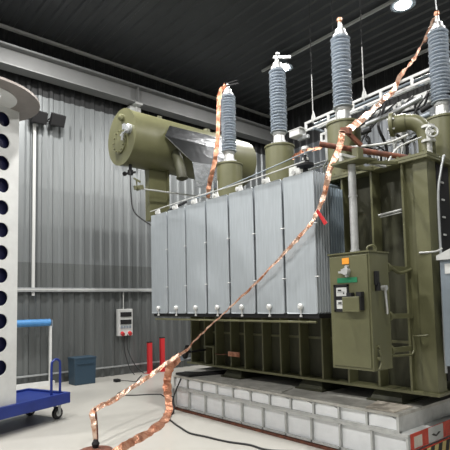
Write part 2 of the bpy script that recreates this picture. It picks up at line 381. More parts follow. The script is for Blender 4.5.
# oil line along the conservator
m = MB(); m.tube([(-7.4, 4.30, 3.74), (-7.4, 6.4, 3.79)], .016, smooth=False); P(m, 'oil_line', 'lgrey', smooth=True)
m = MB(); m.lathe([(.045, 0), (.045, .10)], (-7.45, 4.36, 3.75), (1, 0, 0), n=14); m.bar((-7.4, 4.27, 3.74), (-7.4, 4.45, 3.78), .04, .07); m.bar((-7.4, 4.32, 3.80), (-7.4, 4.32, 3.90), .02, .02); m.bar((-7.40, 4.26, 3.91), (-7.40, 4.40, 3.86), .015, .03)
P(m, 'oil_line_valve', 'olive', smooth=True)
P(MB().tube([(-7.45, 4.22, 4.05), (-7.43, 4.22, 3.6), (-7.40, 4.26, 3.32), (-7.34, 4.42, 3.16), (-7.2, 4.62, 3.02), (-6.9, 4.8, 2.98)], .012), 'control_hose', 'rubber', smooth=True)
# shiny sheet-metal shroud over the conservator outlet, with the drain elbow below it
def px_sheet(pts, th, name, mat, par):
    m = MB(); a = [V(p) for p in pts]; n = (a[1]-a[0]).cross(a[2]-a[0]).normalized()*th
    m.prism(pts, n); return P(m, name, mat, par)
A_ = (-7.05, 4.70, 4.68); B_ = (-7.05, 6.35, 4.70); C_ = (-6.80, 6.0, 4.27); D_ = (-6.80, 5.12, 4.21)
sh = px_sheet([A_, D_, C_, B_], .006, 'metal_shroud', 'foil', cons)
px_sheet([(-6.80, 5.12, 4.21), (-6.80, 5.19, 3.76), (-6.80, 6.0, 3.84), (-6.80, 6.0, 4.27)], .006, 'shroud_apron', 'foil', cons)
px_sheet([(-7.05, 4.70, 4.68), (-7.05, 6.35, 4.70), (-7.12, 6.35, 4.95), (-7.12, 4.85, 4.92)], .006, 'shroud_lip', 'foil', cons)
m = MB(); m.tube([(-7.18, 5.02, 4.45), (-6.99, 4.97, 4.18), (-6.92, 4.96, 4.0), (-6.90, 4.96, 3.92)], .095, 18); m.lathe([(.105, 0), (.105, .025), (.06, .05)], (-6.90, 4.96, 3.93), (.1, 0, -1), n=24)
m.build('outlet_elbow', 'olive_d', cons, smooth=True)

# big olive elbow with blind flange, handwheel valve and pipework on the cover
m = MB(); m.lathe([(.115, 0), (.115, .16)], (-3.17, 5.66, 3.93), (.86, .30, -.02), n=28); m.tube([(-3.05, 5.70, 3.93), (-2.92, 5.75, 3.90), (-2.82, 5.79, 3.78), (-2.80, 5.80, 3.55), (-2.80, 5.80, 3.20)], .10, 20)
el = P(m, 'tap_changer_elbow', 'olive', smooth=True)
m = MB().lathe([(.150, 0), (.155, .01), (.155, .045), (.12, .05)], (-3.20, 5.65, 3.93), (.86, .30, -.02), n=32)
m.build('blind_flange', 'olive', el, smooth=True)
ax = V((.86, .30, -.02)).normalized(); a = ax.cross(V((0, 0, 1))).normalized(); b = a.cross(ax)
for k in range(6):
    q = k*pi/3+.3; c = V((-3.20, 5.65, 3.93)) + (a*cos(q)+b*sin(q))*.125; MB().lathe([(.014, -.02), (.014, .07)], c, ax, n=6).build('flange_bolt', 'alu', el)
m = MB().lathe([(.17, 0), (.17, .03)], (-2.80, 5.80, 3.19), n=28); m.build('foot_flange', 'olive', el, smooth=True)
m = MB()
hc = V((-2.66, 5.66, 3.69)); hx = V((.7, .72, 0)).normalized(); hn = V((.72, -.70, .1)).normalized(); hz = hn.cross(hx)
R_ = .068
ring = [hc + (hx*cos(2*pi*k/20) + hz*sin(2*pi*k/20))*R_ for k in range(21)]
m.tube(ring, .013, 8, smooth=False)
for k in range(3): m.tube([hc, hc + (hx*cos(2*pi*k/3) + hz*sin(2*pi*k/3))*R_], .008, 6, smooth=False)
m.cyl(hc + hn*.02, hc - hn*.14, .02)
vl = P(m, 'handwheel', 'lgrey', smooth=True)
m = MB(); m.cyl((-2.76, 5.76, 3.20), (-2.76, 5.76, 3.80), .05); m.lathe([(.085, 0), (.085, .03)], (-2.76, 5.76, 3.60), n=18); m.lathe([(.085, 0), (.085, .03)], (-2.76, 5.76, 3.78), n=18)
m.build('valve_body', 'white', vl, smooth=True)
P(MB().tube([(-3.75, 5.15, 3.66), (-3.5, 5.25, 3.64), (-3.1, 5.35, 3.60), (-2.86, 5.45, 3.66)], .016), 'cover_pipe', 'lgrey', smooth=True)
P(MB().tube([(-2.86, 4.95, 3.22), (-2.86, 5.2, 3.45), (-2.72, 5.5, 3.60)], .012), 'cover_pipe', 'lgrey', smooth=True)
m = MB()
for k in range(9): m.tube([(-3.30+.05*k, 5.35, 3.2), (-3.30+.05*k, 5.35, 3.50+.03*sin(k))], .006, 6, smooth=False)
P(m, 'thermometer_capillaries', 'lgrey')
# low voltage bushings and busbars on the far side of the cover
for i, x in enumerate((-5.55, -5.0, -4.45, -3.95, -3.55)):
    lv = P(MB().lathe([(.09, 0), (.09, .05), (.05, .06)] + [q for k in range(6) for q in ((.04, .08+.05*k), (.075, .09+.05*k), (.075, .10+.05*k), (.04, .12+.05*k))] + [(.03, .40)], (x, 6.62, 3.45), n=18), 'low_voltage_bushing', 'black', smooth=True)
    MB().lathe([(.03, 0), (.03, .10), (.05, .10), (.05, .13)], (x, 6.62, 3.84), n=14).build('terminal_cap', 'alu', lv)
    MB().lathe([(.13, 0), (.13, .26)], (x, 6.62, 3.19), n=20).build('pocket', 'olive', lv, smooth=True)
for z, y in ((3.98, 6.60), (4.10, 6.75)): P(MB().bar((-5.7, y, z), (-3.0, y, z+.05), .06, .015), 'busbar', 'steel')
random.seed(3)
for i in range(16):
    x = -4.75+.11*i + random.uniform(-.05, .05); y0 = 6.5+random.uniform(-.15, .2)
    P(MB().tube([(x, y0+.3, 4.70), (x+random.uniform(-.1, .1), y0+.05, 4.45+random.uniform(-.1, .1)), (x+random.uniform(-.3, .3), y0-.15, 4.2+random.uniform(-.15, .15)), (x+random.uniform(-.2, .2), y0, 3.85), (x+random.uniform(-.1, .1), y0, 3.2)], random.choice((.012, .018, .022))), 'control_cable', random.choice(('black', 'black', 'rubber', 'rubber', 'steel')), smooth=True)
for i, (x, y, z, dx, dz) in enumerate(((-3.55, 6.2, 4.30, .5, .12), (-3.1, 6.3, 4.25, .45, .15), (-3.25, 6.1, 4.05, .35, .06), (-3.9, 6.2, 4.28, .4, .05), (-4.2, 6.1, 4.12, .4, .04))):
    P(MB().tube([(x, y, z), (x+dx, y+.05, z+dz)], .035, 12, smooth=False), 'cable_gland_tube', ('steel', 'black', 'grey')[i % 3], smooth=True)
m = MB(); m.bar((-3.38, 6.2, 3.19), (-3.50, 6.2, 4.2), .06, .03); P(m, 'white_stanchion', 'lgrey')
m = MB(); m.bar((-3.62, 6.7, 3.19), (-3.62, 6.7, 4.66), .05, .05); P(m, 'white_stanchion', 'lgrey')
m = MB(); m.bar((-5.0, 6.7, 3.19), (-5.0, 6.7, 4.66), .05, .05); P(m, 'white_stanchion', 'lgrey')
m = MB(); m.box(-4.62, -4.48, 5.25, 5.40, 3.19, 3.62); P(m, 'pipe_stand', 'lgrey')
# long pipe in front of the turrets and the black mushroom vent
P(MB().tube([(-6.4, 4.75, 3.38), (-5.2, 4.85, 3.50), (-4.2, 5.0, 3.66), (-3.97, 5.05, 3.69)], .009), 'front_pipe', 'grey', smooth=True)
m = MB(); m.lathe([(.045, 0), (.045, .04), (.03, .05), (.03, .10), (.10, .12), (.10, .15), (.05, .17), (.05, .19), (.02, .20), (.02, .26)], (-3.53, 4.30, 3.10), n=20)
P(m, 'mushroom_vent', 'black', smooth=True)
m = MB(); m.lathe([(.03, 0), (.045, .02), (.045, .08), (.02, .10), (.02, .18), (.05, .20), (.05, .24)], (-4.18, 5.1, 3.55), n=16); m.cyl((-4.18, 5.1, 3.19), (-4.18, 5.1, 3.56), .02)
P(m, 'post_insulator', 'white', smooth=True)

# silver conduit down to the control cabinet, its bracket plate
m = MB(); m.tube([(-2.835, 4.2, 2.12), (-2.835, 4.2, 3.06)], .040, 20, smooth=False); m.lathe([(.05, 0), (.05, .05)], (-2.835, 4.2, 2.12), n=20); m.lathe([(.046, 0), (.046, .02)], (-2.835, 4.2, 2.72), n=20)
P(m, 'cable_conduit', 'alu', smooth=True)
m = MB(); m.prism([(-3.0, 4.06, 3.06), (-2.66, 4.06, 3.06), (-2.62, 4.34, 3.08), (-3.02, 4.34, 3.08)], (0, 0, .022)); m.bar((-2.96, 4.3, 3.075), (-2.96, 4.8, 3.14), .04, .03); m.bar((-2.70, 4.3, 3.075), (-2.66, 4.8, 3.14), .04, .03)
P(m, 'conduit_bracket', 'olive')
m = MB(); m.bar((-2.97, 4.20, 3.20), (-2.80, 4.80, 3.14), .05, .03); m.bar((-2.97, 4.22, 3.2), (-2.97, 4.22, 3.08), .04, .04); P(m, 'pale_channel', 'lgrey')

# control cabinet
X0, X1, Y0, Y1, Z0, Z1 = -3.014, -2.545, 4.0, 4.33, .985, 2.115
cab = P(MB().box(X0, X1, Y0, Y1, Z0, Z1), 'control_cabinet', 'olive', bevel=.006)
m = MB(); m.box(X0-.008, X1+.008, Y0-.015, Y1+.01, Z1, Z1+.015); m.build('cabinet_roof', 'olive', cab)
MB().box(X0+.02, X1-.02, Y0-.012, Y0-.001, Z0+.03, Z1-.02).build('cabinet_door', 'olive', cab, bevel=.004)
yf = Y0-.013
MB().box(-2.845, -2.765, yf-.004, yf, 2.015, 2.075).build('orange_sticker', 'orange', cab)
MB().box(-2.91, -2.68, yf-.005, yf, 1.830, 1.880).build('green_label', 'green', cab)
m = MB(); m.box(-2.83, -2.77, yf-.05, yf, 1.92, 1.965); m.cyl((-2.785, yf, 1.94), (-2.785, yf-.055, 1.94), .034); m.bar((-2.87, yf-.03, 1.935), (-2.75, yf-.03, 1.94), .02, .02); m.cyl((-2.785, yf, 1.985), (-2.785, yf-.03, 1.985), .016); m.cyl((-2.785, yf, 1.90), (-2.785, yf-.03, 1.90), .016)
m.build('door_lock', 'alu', cab, smooth=True)
fr = MB(); x0, x1, z0, z1 = -2.955, -2.78, 1.545, 1.815
fr.box(x0, x0+.02, yf-.01, yf, z0, z1); fr.box(x1-.02, x1, yf-.01, yf, z0, z1); fr.box(x0, x1, yf-.01, yf, z0, z0+.02); fr.box(x0, x1, yf-.01, yf, z1-.02, z1)
fr.build('window_frame', 'black', cab)
MB().box(x0+.02, x1-.02, yf-.003, yf, z0+.02, z1-.02).build('window_backing', 'black', cab)
for a, b in ((1.70, 1.785), (1.575, 1.66)):
    m = MB(); m.box(x0+.03, x1-.01, yf-.008, yf-.003, a, b); m.build('meter_face', 'white', cab)
    m = MB(); m.box(x0+.05, x0+.09, yf-.010, yf-.008, a+.05, a+.065); m.box(x0+.11, x0+.125, yf-.010, yf-.008, a+.02, a+.035); m.box(x0+.04, x0+.13, yf-.010, yf-.008, a+.04, a+.043); m.build('meter_marking', 'black', cab)
MB().box(-2.815, -2.625, yf-.07, yf, 1.545, 1.690).build('hinged_flap', 'olive', cab, bevel=.004)
MB().box(-2.775, -2.72, yf-.055, yf, 1.693, 1.73).build('flap_hinge', 'black', cab); MB().box(-2.665, -2.61, yf-.055, yf, 1.693, 1.735).build('flap_hinge', 'black', cab); MB().box(-2.624, -2.612, yf-.06, yf, 1.56, 1.69).build('flap_seal', 'black', cab)
m = MB(); m.box(X1, X1+.03, 4.06, 4.11, 1.80, 1.93); m.box(X1, X1+.045, 4.075, 4.10, 1.74, 1.82); m.build('side_latch', 'black', cab)
m = MB(); m.cyl((X1, 4.20, 1.77), (X1+.05, 4.20, 1.77), .025); m.tube([(X1+.03, 4.20, 1.76), (X1+.035, 4.21, 1.60), (X1+.02, 4.24, 1.52)], .012); m.build('side_handle', 'alu', cab, smooth=True)
m = MB(); m.tube([(-2.60, 4.06, 2.125), (-2.60, 4.06, 2.165), (-2.575, 4.10, 2.185), (-2.56, 4.14, 2.165), (-2.56, 4.14, 2.125)], .010); m.build('lifting_eye', 'olive', cab, smooth=True)
m = MB(); m.cyl((X1-.01, 4.07, 1.10), (X1+.03, 4.07, 1.10), .02); m.tube([(X1+.02, 4.07, 1.18), (X1+.02, 4.10, 1.08), (X1+.02, 4.06, 1.0)], .012); m.cyl((X1-.01, 4.08, 1.21), (X1+.025, 4.08, 1.21), .018); m.build('lower_hasp', 'olive', cab, smooth=True)
# arms to the tank
for z in (1.98, 1.49, 1.15):
    m = MB(); m.bar((-2.60, 4.33, z), (-2.60, 4.86, z-.01), .03, .05); m.cyl((-2.60, 4.36, z), (-2.60, 4.40, z), .05); P(m, 'cabinet_arm', 'olive', smooth=False)
m = MB(); m.tube([(-2.58, 4.42, 1.99), (-2.58, 4.60, 1.93), (-2.56, 4.80, 1.97)], .018); P(m, 'olive_hose', 'olive', smooth=True)
m = MB(); m.tube([(-2.56, 4.35, 1.10), (-2.56, 4.74, 1.08), (-2.56, 4.78, 1.12), (-2.56, 4.78, 1.27), (-2.4, 4.80, 1.28)], .012, smooth=False); P(m, 'lower_pipe', 'olive', smooth=True)

# right flank: black strip with pale studs, hose, marshalling box
P(MB().box(-2.415, -2.335, 5.03, 5.30, .80, 3.10), 'black_strip', 'black')  # black strip filling the dark region beside the corner pillar
m = MB()
for z in [1.0+.19*k for k in range(11)]: m.box(-2.334, -2.325, 5.10, 5.16, z, z+.018)
P(m, 'pale_studs', 'lgrey')
P(MB().tube([(-2.30, 5.15, 3.20), (-2.29, 5.10, 3.17), (-2.285, 5.0, 2.98), (-2.29, 4.93, 2.7), (-2.29, 4.92, 2.0), (-2.29, 4.9, 1.2), (-2.29, 4.9, .9)], .014), 'flank_hose', 'steel', smooth=True)
P(MB().tube([(-2.47, 4.82, 2.14), (-2.30, 4.84, 2.14), (-2.24, 4.85, 2.17)], .010), 'flank_clip', 'lgrey', smooth=True)
mb = P(MB().box(-2.23, -1.80, 4.76, 5.3, .99, 2.04), 'marshalling_box', 'grey', bevel=.006)
m = MB(); m.prism([(-2.25, 4.73, 2.04), (-1.78, 4.73, 2.04), (-1.78, 4.73, 2.10), (-2.0, 4.73, 2.19), (-2.25, 4.73, 2.085)], (0, .6, 0)); m.build('box_roof', 'lgrey', mb)
MB().box(-2.18, -1.84, 4.752, 4.759, 1.90, 2.0).build('box_label', 'white', mb)
MB().box(-2.42, -2.2, 5.0, 5.1, 1.5, 1.6).build('box_bracket', 'grey', mb)
# rusty bar lying over the cabinet bracket
rb = MB(); rb.tube([(-3.47, 4.5, 3.515), (-2.73, 5.2, 3.292)], .033, 12, smooth=False); 
r = empty('rusty_bar', (-3.1, 4.6, 3.1), 'rust brown tube lying across the tank cover with a clamp block', 'bar')
rb.build('tube', 'rust', r, smooth=True)
m = MB(); m.obox((-3.09, 4.5, 3.565), (1, .3, -.2), (0, 1, 0), (0, 0, 1), .05, .03, .035); m.bar((-3.09, 4.5, 3.56), (-3.0, 4.65, 3.40), .04, .04); m.build('clamp_block', 'rust', r)
m = MB(); m.box(-3.06, -2.98, 4.55, 4.65, 3.12, 3.36); m.build('rest', 'olive', r)

# ------------------------------------------------------------------ cable ladders hung from ceiling
def ladder(x0, x1, yA, wid, z, label, hang, col='white'):
    r = empty('cable_ladder', ((x0+x1)/2, yA, z), label, 'cable tray', 'cable ladders behind the bushings')
    f = lambda x, o=0: (x, yA - .085*(x - x0) + o)
    for o_ in (0, wid):
        a, b = f(x0, o_), f(x1, o_); MB().bar((a[0], a[1], z), (b[0], b[1], z), .025, .04).build('side_rail', col, r)
        if o_ == 0: MB().bar((a[0], a[1], z-.14), (b[0], b[1], z-.14), .025, .035).build('side_rail', col, r)
    n = int((x1-x0)/.50)
    for k in range(n+1):
        x = x0+.02+(x1-x0-.04)*k/n; a, b = f(x, 0), f(x, wid); MB().bar((a[0], a[1], z-.12), (a[0], a[1], z-.02), .025, .045, up=(1, 0, 0)).build('rung', col, r); MB().bar((a[0], a[1], z-.14), (b[0], b[1], z-.02), .03, .02).build('cross_bar', 'grey', r)
    for x in hang:
        a, b = f(x, -.04), f(x, wid+.04)
        MB().bar((a[0], a[1], z-.17), (b[0], b[1], z-.17), .04, .03).build('hanger_bar', 'grey', r)
        m = MB(); m.cyl((a[0], a[1], z-.08), (a[0], a[1], z+.85), .008); m.prism([(a[0]-.06, a[1], z-.03), (a[0]+.06, a[1], z-.03), (a[0], a[1], z+.16)], (0, .02, 0)); m.build('rod_sleeve', 'lgrey', r); MB().cyl((a[0], a[1], z+.85), (a[0], a[1], 7.66), .004).build('hanger_rod', 'black', r)
    for k in range(2):
        o_ = wid*(.35+.3*k); a, b = f(x0+.05, o_), f(x1-.05, o_)
        MB().tube([(a[0], a[1], z+.03), ((a[0]+b[0])/2, (a[1]+b[1])/2, z+.04), (b[0], b[1], z+.03)], .02).build('tray_cable', 'grey' if k == 1 else 'black', r, smooth=True)
ladder(-5.66, -1.2, 6.93, .36, 5.0, 'upper white cable ladder hanging on rods behind the bushings', (-5.42, -4.28))
ladder(-5.30, -1.2, 6.92, .22, 4.68, 'lower white cable ladder just beneath the upper one', (-4.9,))
r = empty('junction_box', (-5.85, 6.95, 4.8), 'small white box at the left end of the cable ladders', 'box')
MB().box(-5.95, -5.70, 6.80, 7.0, 4.78, 4.90).build('casing', 'white', r, bevel=.008)
MB().box(-5.97, -5.66, 6.79, 7.01, 4.90, 4.915).build('lid', 'lgrey', r)
MB().box(-5.85, -5.6, 6.92, 6.98, 4.72, 4.78).build('mounting_strap', 'steel', r)

# ------------------------------------------------------------------ platform under the transformer
r = empty('lower_platform', (-4.45, 5.6, 0), 'lower tier of the grey steel platform with white panels and red base edge', 'platform')
PX0, PX1, PY0, PY1 = -6.44, -2.46, 4.40, 7.3
MB().box(PX0+.03, PX1-.03, PY0+.04, PY1-.04, .04, .335).build('core', 'offwhite', r)
m = MB(); m.box(PX0, PX1, PY0, PY1, .315, .345); m.box(PX0, PX1, PY0, PY0+.03, .04, .065); m.box(PX1-.03, PX1, PY0, PY1, .02, .06)
n = 10
for k in range(n+1):
    x = PX0 + (PX1-PX0-.022)*k/n; m.box(x, x+.022, PY0, PY0+.045, .04, .32)
for k in range(8):
    y = PY0 + (PY1-PY0-.03)*k/7; m.box(PX0, PX0+.045, y, y+.03, .04, .32)
m.build('frame', 'skid', r)
m = MB(); m.box(PX0-.01, PX1+.01, PY0-.015, PY0+.03, .0, .03); m.box(PX0, PX0+.1, PY0, PY1, 0, .04); m.box(PX1-.1, PX1, PY0, PY1, 0, .04)
m.build('base_rail', 'rust', r)
XE = PX1
m = MB(); m.box(XE, XE+.004, 4.44, 7.2, .185, .345); m.build('red_sign_panel', 'signred', r)
m = MB(); m.box(XE, XE+.005, 4.44, 7.2, .02, .165); m.build('red_sign_border', 'signred', r)
for y in (4.79, 5.9): MB().box(XE+.004, XE+.007, y, y+.32, .19, .34).build('grey_emblem_plate', 'lgrey', r)
for y in (4.95, 6.06):
    m = MB()
    for s_ in (-1, 1):
        m.prism([(XE+.0075, y, .250), (XE+.0075, y+s_*.05, .272), (XE+.0075, y+s_*.10, .268), (XE+.0075, y+s_*.06, .250), (XE+.0075, y, .232)], (.002, 0, 0))
    m.build('wing_emblem', 'blk', r)
MB().box(XE+.004, XE+.007, 4.50, 4.66, .20, .31).build('worn_sticker', 'ply', r)
for k in range(15):
    y = 4.62+.17*k
    m = MB(); m.prism([(XE+.005, y, .035), (XE+.005, y+.085, .035), (XE+.005, y+.125, .15), (XE+.005, y+.04, .15)], (.003, 0, 0)); m.build('hazard_stripe', 'blk', r)
    m = MB(); m.prism([(XE+.005, y+.085, .035), (XE+.005, y+.17, .035), (XE+.005, y+.21, .15), (XE+.005, y+.125, .15)], (.003, 0, 0)); m.build('hazard_stripe', 'yellow', r)

r = empty('upper_platform', (-4.45, 5.6, .345), 'upper tier of the platform made of dusty grey framed blocks directly under the tank', 'platform')
m = MB(); m.box(PX0+.03, -2.56, PY0+.04, PY1-.04, .35, .505); m.build('core', 'offwhite', r)
m = MB(); m.box(PX0, -2.55, PY0, PY1, .50, .530); m.build('deck', 'skidtop', r)
m = MB(); n = 11
xs2 = [PX0 + (3.86)*k/n for k in range(n+1)]
for x in xs2: MB().box(x, x+.022, PY0+.005, PY0+.05, .362, .50).build('rib', 'skid', r)
m.box(PX0, -2.55, PY0+.005, PY0+.045, .346, .362)
for k in range(8):
    y = PY0 + .06 + (PY1-PY0-.09)*k/7; MB().box(PX0, PX0+.04, y, y+.03, .346, .50).build('rib', 'skid', r)
m.build('frame', 'skid', r)
MB().box(-2.57, -2.55, PY0, PY1, .346, .50).build('end_plate', 'skid', r)
for k in range(n):        # rounded white inserts between the ribs
    a, b = xs2[k]+.035, xs2[k+1]-.005
    if k in (3, 9): continue
    pts = [(a, PY0+.02, .365), (b, PY0+.02, .365), (b, PY0+.02, .465), (b-.05, PY0+.02, .488), ((a+b)/2, PY0+.02, .495), (a+.05, PY0+.02, .488), (a, PY0+.02, .465)]
    MB().prism(pts, (0, .03, 0)).build('block_insert', 'offwhite', r)
# things lying on the deck
tag(MB().prism([(-6.42, 4.43, .531), (-6.05, 4.43, .531), (-5.77, 5.5, .531), (-6.42, 5.7, .531)], (0, 0, .035)).build('rubber_mat', 'rubber'), 'black rubber mat on the left end of the platform', 'mat')
tag(MB().prism([(-6.40, 4.60, .568), (-6.2, 4.75, .568), (-6.0, 5.25, .568), (-6.40, 5.6, .568)], (0, 0, .015)).build('pale_board', 'paper'), 'pale board lying on the black mat at the left of the platform', 'board')
tag(MB().prism([(-5.15, 4.46, .531), (-4.15, 4.46, .531), (-4.25, 4.78, .531), (-5.20, 4.78, .531)], (0, 0, .01)).build('grey_sheet', 'skidtop'), 'flat grey sheet on the platform deck between two tank feet', 'sheet')
tag(MB().prism([(-2.93, 4.42, .531), (-2.60, 4.42, .531), (-2.61, 4.79, .531), (-3.02, 4.79, .531)], (0, 0, .012)).build('plywood_sheet', 'ply'), 'worn pale plywood sheet at the right corner of the platform', 'board')

# ------------------------------------------------------------------ copper straps
def ribbon(pts, w, seed, crink=.35, flat=None, th=.004, sub=5, wf=None):
    rnd = random.Random(seed); P_ = spline(pts, sub); m = MB()
    vs = []; ang = 0
    for i, p in enumerate(P_):
        d = (P_[min(i+1, len(P_)-1)] - P_[max(i-1, 0)]).normalized()
        view = V((.65, -.6, .3)) if flat is None else V(flat)
        side = d.cross(view).normalized(); nrm = side.cross(d).normalized()
        ang += rnd.uniform(-crink, crink); ang *= .8
        s2 = side*cos(ang) + nrm*sin(ang); n2 = nrm*cos(ang) - side*sin(ang)
        ww = w*(.5 + rnd.uniform(-.08, .06)) * (wf(i/(len(P_)-1)) if wf else 1)
        off = nrm*rnd.choice((-.012, -.004, .004, .012))
        c = p + off; mid = n2*rnd.uniform(-.012, .012)
        vs += [c - s2*ww, c + mid, c + s2*ww, c + s2*ww + n2*th, c + mid + n2*th, c - s2*ww + n2*th]
    k = 6; fs = []
    for i in range(len(P_)-1):
        for j in range(k): fs.append((i*k+j, i*k+(j+1) % k, (i+1)*k+(j+1) % k, (i+1)*k+j))
    fs.append((0, 1, 4, 5)); fs.append((1, 2, 3, 4)); e = (len(P_)-1)*k; fs.append((e, e+1, e+4, e+5)); fs.append((e+1, e+2, e+3, e+4))
    return m.add(vs, fs)
s1 = [(-2.776, 6.18, 5.40), (-2.912, 6.3, 5.361), (-3.101, 6.5, 5.316), (-3.288, 6.65, 5.252), (-3.428, 6.7, 5.187), (-3.62, 6.74, 5.08), (-3.54, 6.4, 4.739), (-3.55, 6.0, 4.43), (-3.46, 5.5, 4.10), (-3.346, 5.0, 3.80), (-3.107, 4.46, 3.55)]
s1b = [(-3.107, 4.45, 3.55), (-3.097, 4.38, 3.371), (-3.048, 4.22, 3.195), (-3.038, 4.09, 3.017), (-3.077, 4.04, 2.764), (-3.177, 4.03, 2.589), (-3.262, 4.03, 2.483), (-3.466, 4.03, 2.333), (-3.712, 4.03, 2.166), (-4.008, 4.03, 1.966), (-4.31, 4.03, 1.775), (-4.675, 4.03, 1.555), (-5.152, 4.1, 1.322), (-5.559, 4.2, 1.15), (-5.921, 4.3, .964), (-5.935, 4.0, .827), (-5.842, 3.6, .664), (-5.691, 3.2, .555), (-5.517, 2.85, .475), (-5.307, 2.5, .44), (-5.281, 2.5, .286), (-5.24, 2.5, .07)]
tag(ribbon(s1, .085, 1, wf=lambda t: .45 + .65*min(1, t*1.3)).build('copper_strap', 'copperd'), 'upper copper strap hanging from the rightmost bushing top down to the rusty bar', 'strap')
tag(ribbon(s1b, .075, 2, wf=lambda t: 1.0 - 1.3*t if t < .5 else (.32 if t < .64 else min(.85, .32 + 6*(t-.64)))).build('copper_strap', 'copperd'), 'long copper strap crossing the radiators from the rusty bar down to the floor weight', 'strap')
s2 = [(-6.22, 4.36, .83), (-6.30, 4.34, .74), (-6.42, 4.33, .66), (-6.48, 4.31, .46), (-6.44, 4.29, .25), (-6.36, 4.27, .06), (-6.22, 4.15, .02), (-5.845, 3.842, .02), (-5.378, 3.277, .02), (-5.134, 2.909, .02), (-4.971, 2.639, .02), (-4.7, 2.25, .02)]
tag(ribbon(s2, .13, 5, .25, sub=5).build('copper_strap', 'copper'), 'wide copper strap falling over the platform corner and lying on the floor', 'strap')
s3 = [(-6.11, 5.36, 5.46), (-6.16, 5.26, 5.30), (-6.15, 5.21, 4.891), (-6.14, 5.17, 4.434), (-6.16, 5.12, 4.095), (-6.257, 5.12, 3.86), (-6.372, 5.15, 3.691), (-6.47, 5.2, 3.50)]
tag(ribbon(s3, .08, 6, .5).build('copper_strap', 'copper'), 'crumpled copper strap hanging down beside the leftmost bushing', 'strap')
tag(ribbon([(-4.42, 5.1, 3.69), (-4.183, 5.09, 3.73), (-3.87, 5.1, 3.70)], .055, 8).build('copper_strap', 'copper'), 'short copper strap running sideways between the two middle turrets', 'strap')
tag(MB().prism([(-3.16, 4.0, 2.60), (-3.13, 3.99, 2.62), (-3.02, 4.0, 2.46), (-3.06, 4.0, 2.44)], (0, .006, 0)).build('red_tag', 'red'), 'small red tape end tied to the copper strap in front of the last radiator', 'tape')
r = empty('earthing_clamp', (-5.97, 4.33, .9), 'small dark clamp gripping the copper straps at the left end of the platform', 'clamp')
m = MB(); m.obox((-5.98, 4.33, .93), (.5, 0, 1), (0, 1, 0), (1, 0, -.5), .10, .03, .03); m.build('jaw', 'black', r)
m = MB(); m.obox((-6.06, 4.33, .83), (1, 0, .3), (0, 1, 0), (0, 0, 1), .04, .03, .03); m.build('screw', 'grey', r)
m = MB(); m.bar((-6.0, 4.34, .92), (-6.10, 4.79, .92), .03, .03); m.build('arm', 'black', r)
r = empty('floor_weight', (-5.24, 2.5, 0), 'round brown metal base standing on the floor below the copper strap', 'weight')
MB().lathe([(.19, 0), (.19, .012), (.08, .03), (.05, .04), (0, .04)], (-5.24, 2.5, 0), n=32, cap=False).build('base', 'rust', r, smooth=True)
m = MB(); m.lathe([(.03, 0), (.045, .05), (.02, .10)], (-5.24, 2.5, .035), n=14); m.build('hub', 'black', r, smooth=True)
m = MB(); m.tube([(-5.255, 2.53, .05), (-5.29, 2.54, .28), (-5.32, 2.53, .47)], .012); m.build('stem', 'rust', r, smooth=True)
tag(MB().tube([(-6.20, 4.38, .50), (-6.3, 4.30, .2), (-6.15, 4.2, .03), (-5.99, 3.99, .012), (-5.6, 3.84, .012), (-5.39, 3.78, .012), (-5.06, 3.7, .012), (-4.8, 3.74, .012), (-4.62, 3.76, .012), (-4.4, 3.80, .012), (-4.15, 3.89, .012), (-3.87, 3.90, .012), (-3.6, 4.1, .012)], .012).build('floor_cable', 'rubber', smooth=True), 'black cable snaking over the floor in front of the platform', 'cable')
pts = [(-9.6, 5.05, .01), (-9.0, 4.9, .01)]
pts = [(-9.95, 5.9, .01), (-9.3, 5.4, .01), (-8.9, 5.25, .01), (-8.5, 4.7, .01), (-8.2, 4.35, .01), (-7.9, 4.5, .01), (-7.75, 4.75, .01), (-7.6, 4.9, .01), (-7.4, 4.85, .01), (-7.2, 4.95, .01), (-6.9, 4.85, .01), (-6.6, 4.9, .01), (-6.5, 4.95, .01)]
tag(MB().tube(pts, .010).build('floor_cable', 'rubber', smooth=True), 'thin dark cable curling over the floor left of the platform', 'cable')
r = empty('power_adapter', (-9.6, 5.1, 0), 'small black adapter lying on the floor right of the bin', 'adapter')
MB().box(-9.66, -9.52, 5.02, 5.13, .0, .06).build('body', 'black', r, bevel=.008)
MB().tube([(-9.55, 5.13, .03), (-9.4, 5.3, .01), (-9.1, 5.35, .01), (-8.9, 5.24, .01)], .007).build('lead', 'rubber', r, smooth=True)

# ------------------------------------------------------------------ left: trolley, column, bin, pipe stand, red posts
U = V((-.364, .931, 0)); Wv = V((-.931, -.364, 0)); A = V((-7.0, 2.94, 0)); Zv = V((0, 0, 1))
def tp(u, w, z): return A - U*u + Wv*w + Zv*z
r = empty('blue_trolley', tp(1.2, .45, 0), 'blue steel trolley on castors carrying the white perforated column', 'trolley')
def tb(name, mat, u0, u1, w0, w1, z0, z1, par=None, bevel=0):
    return MB().obox(tp((u0+u1)/2, (w0+w1)/2, (z0+z1)/2), U, Wv, Zv, (u1-u0)/2, (w1-w0)/2, (z1-z0)/2).build(name, mat, par or r, bevel=bevel)
tb('side_beam', 'blue', 0, 2.8, 0, .06, .235, .39, bevel=.006)
tb('side_beam', 'blue', 0, 2.8, .84, .90, .235, .39)
tb('cross_beam', 'blue', 0, .06, .06, .84, .235, .39); tb('cross_beam', 'blue', 1.3, 1.36, .06, .84, .25, .35); tb('cross_beam', 'blue', 2.74, 2.8, .06, .84, .235, .39)
tb('deck_plate', 'blue', .06, 2.74, .06, .84, .350, .365)
hb = [tp(.08, .13, .365), tp(.08, .13, .79), tp(.11, .13, .86), tp(.16, .13, .88), tp(.21, .13, .86), tp(.24, .13, .79), tp(.24, .13, .365)]
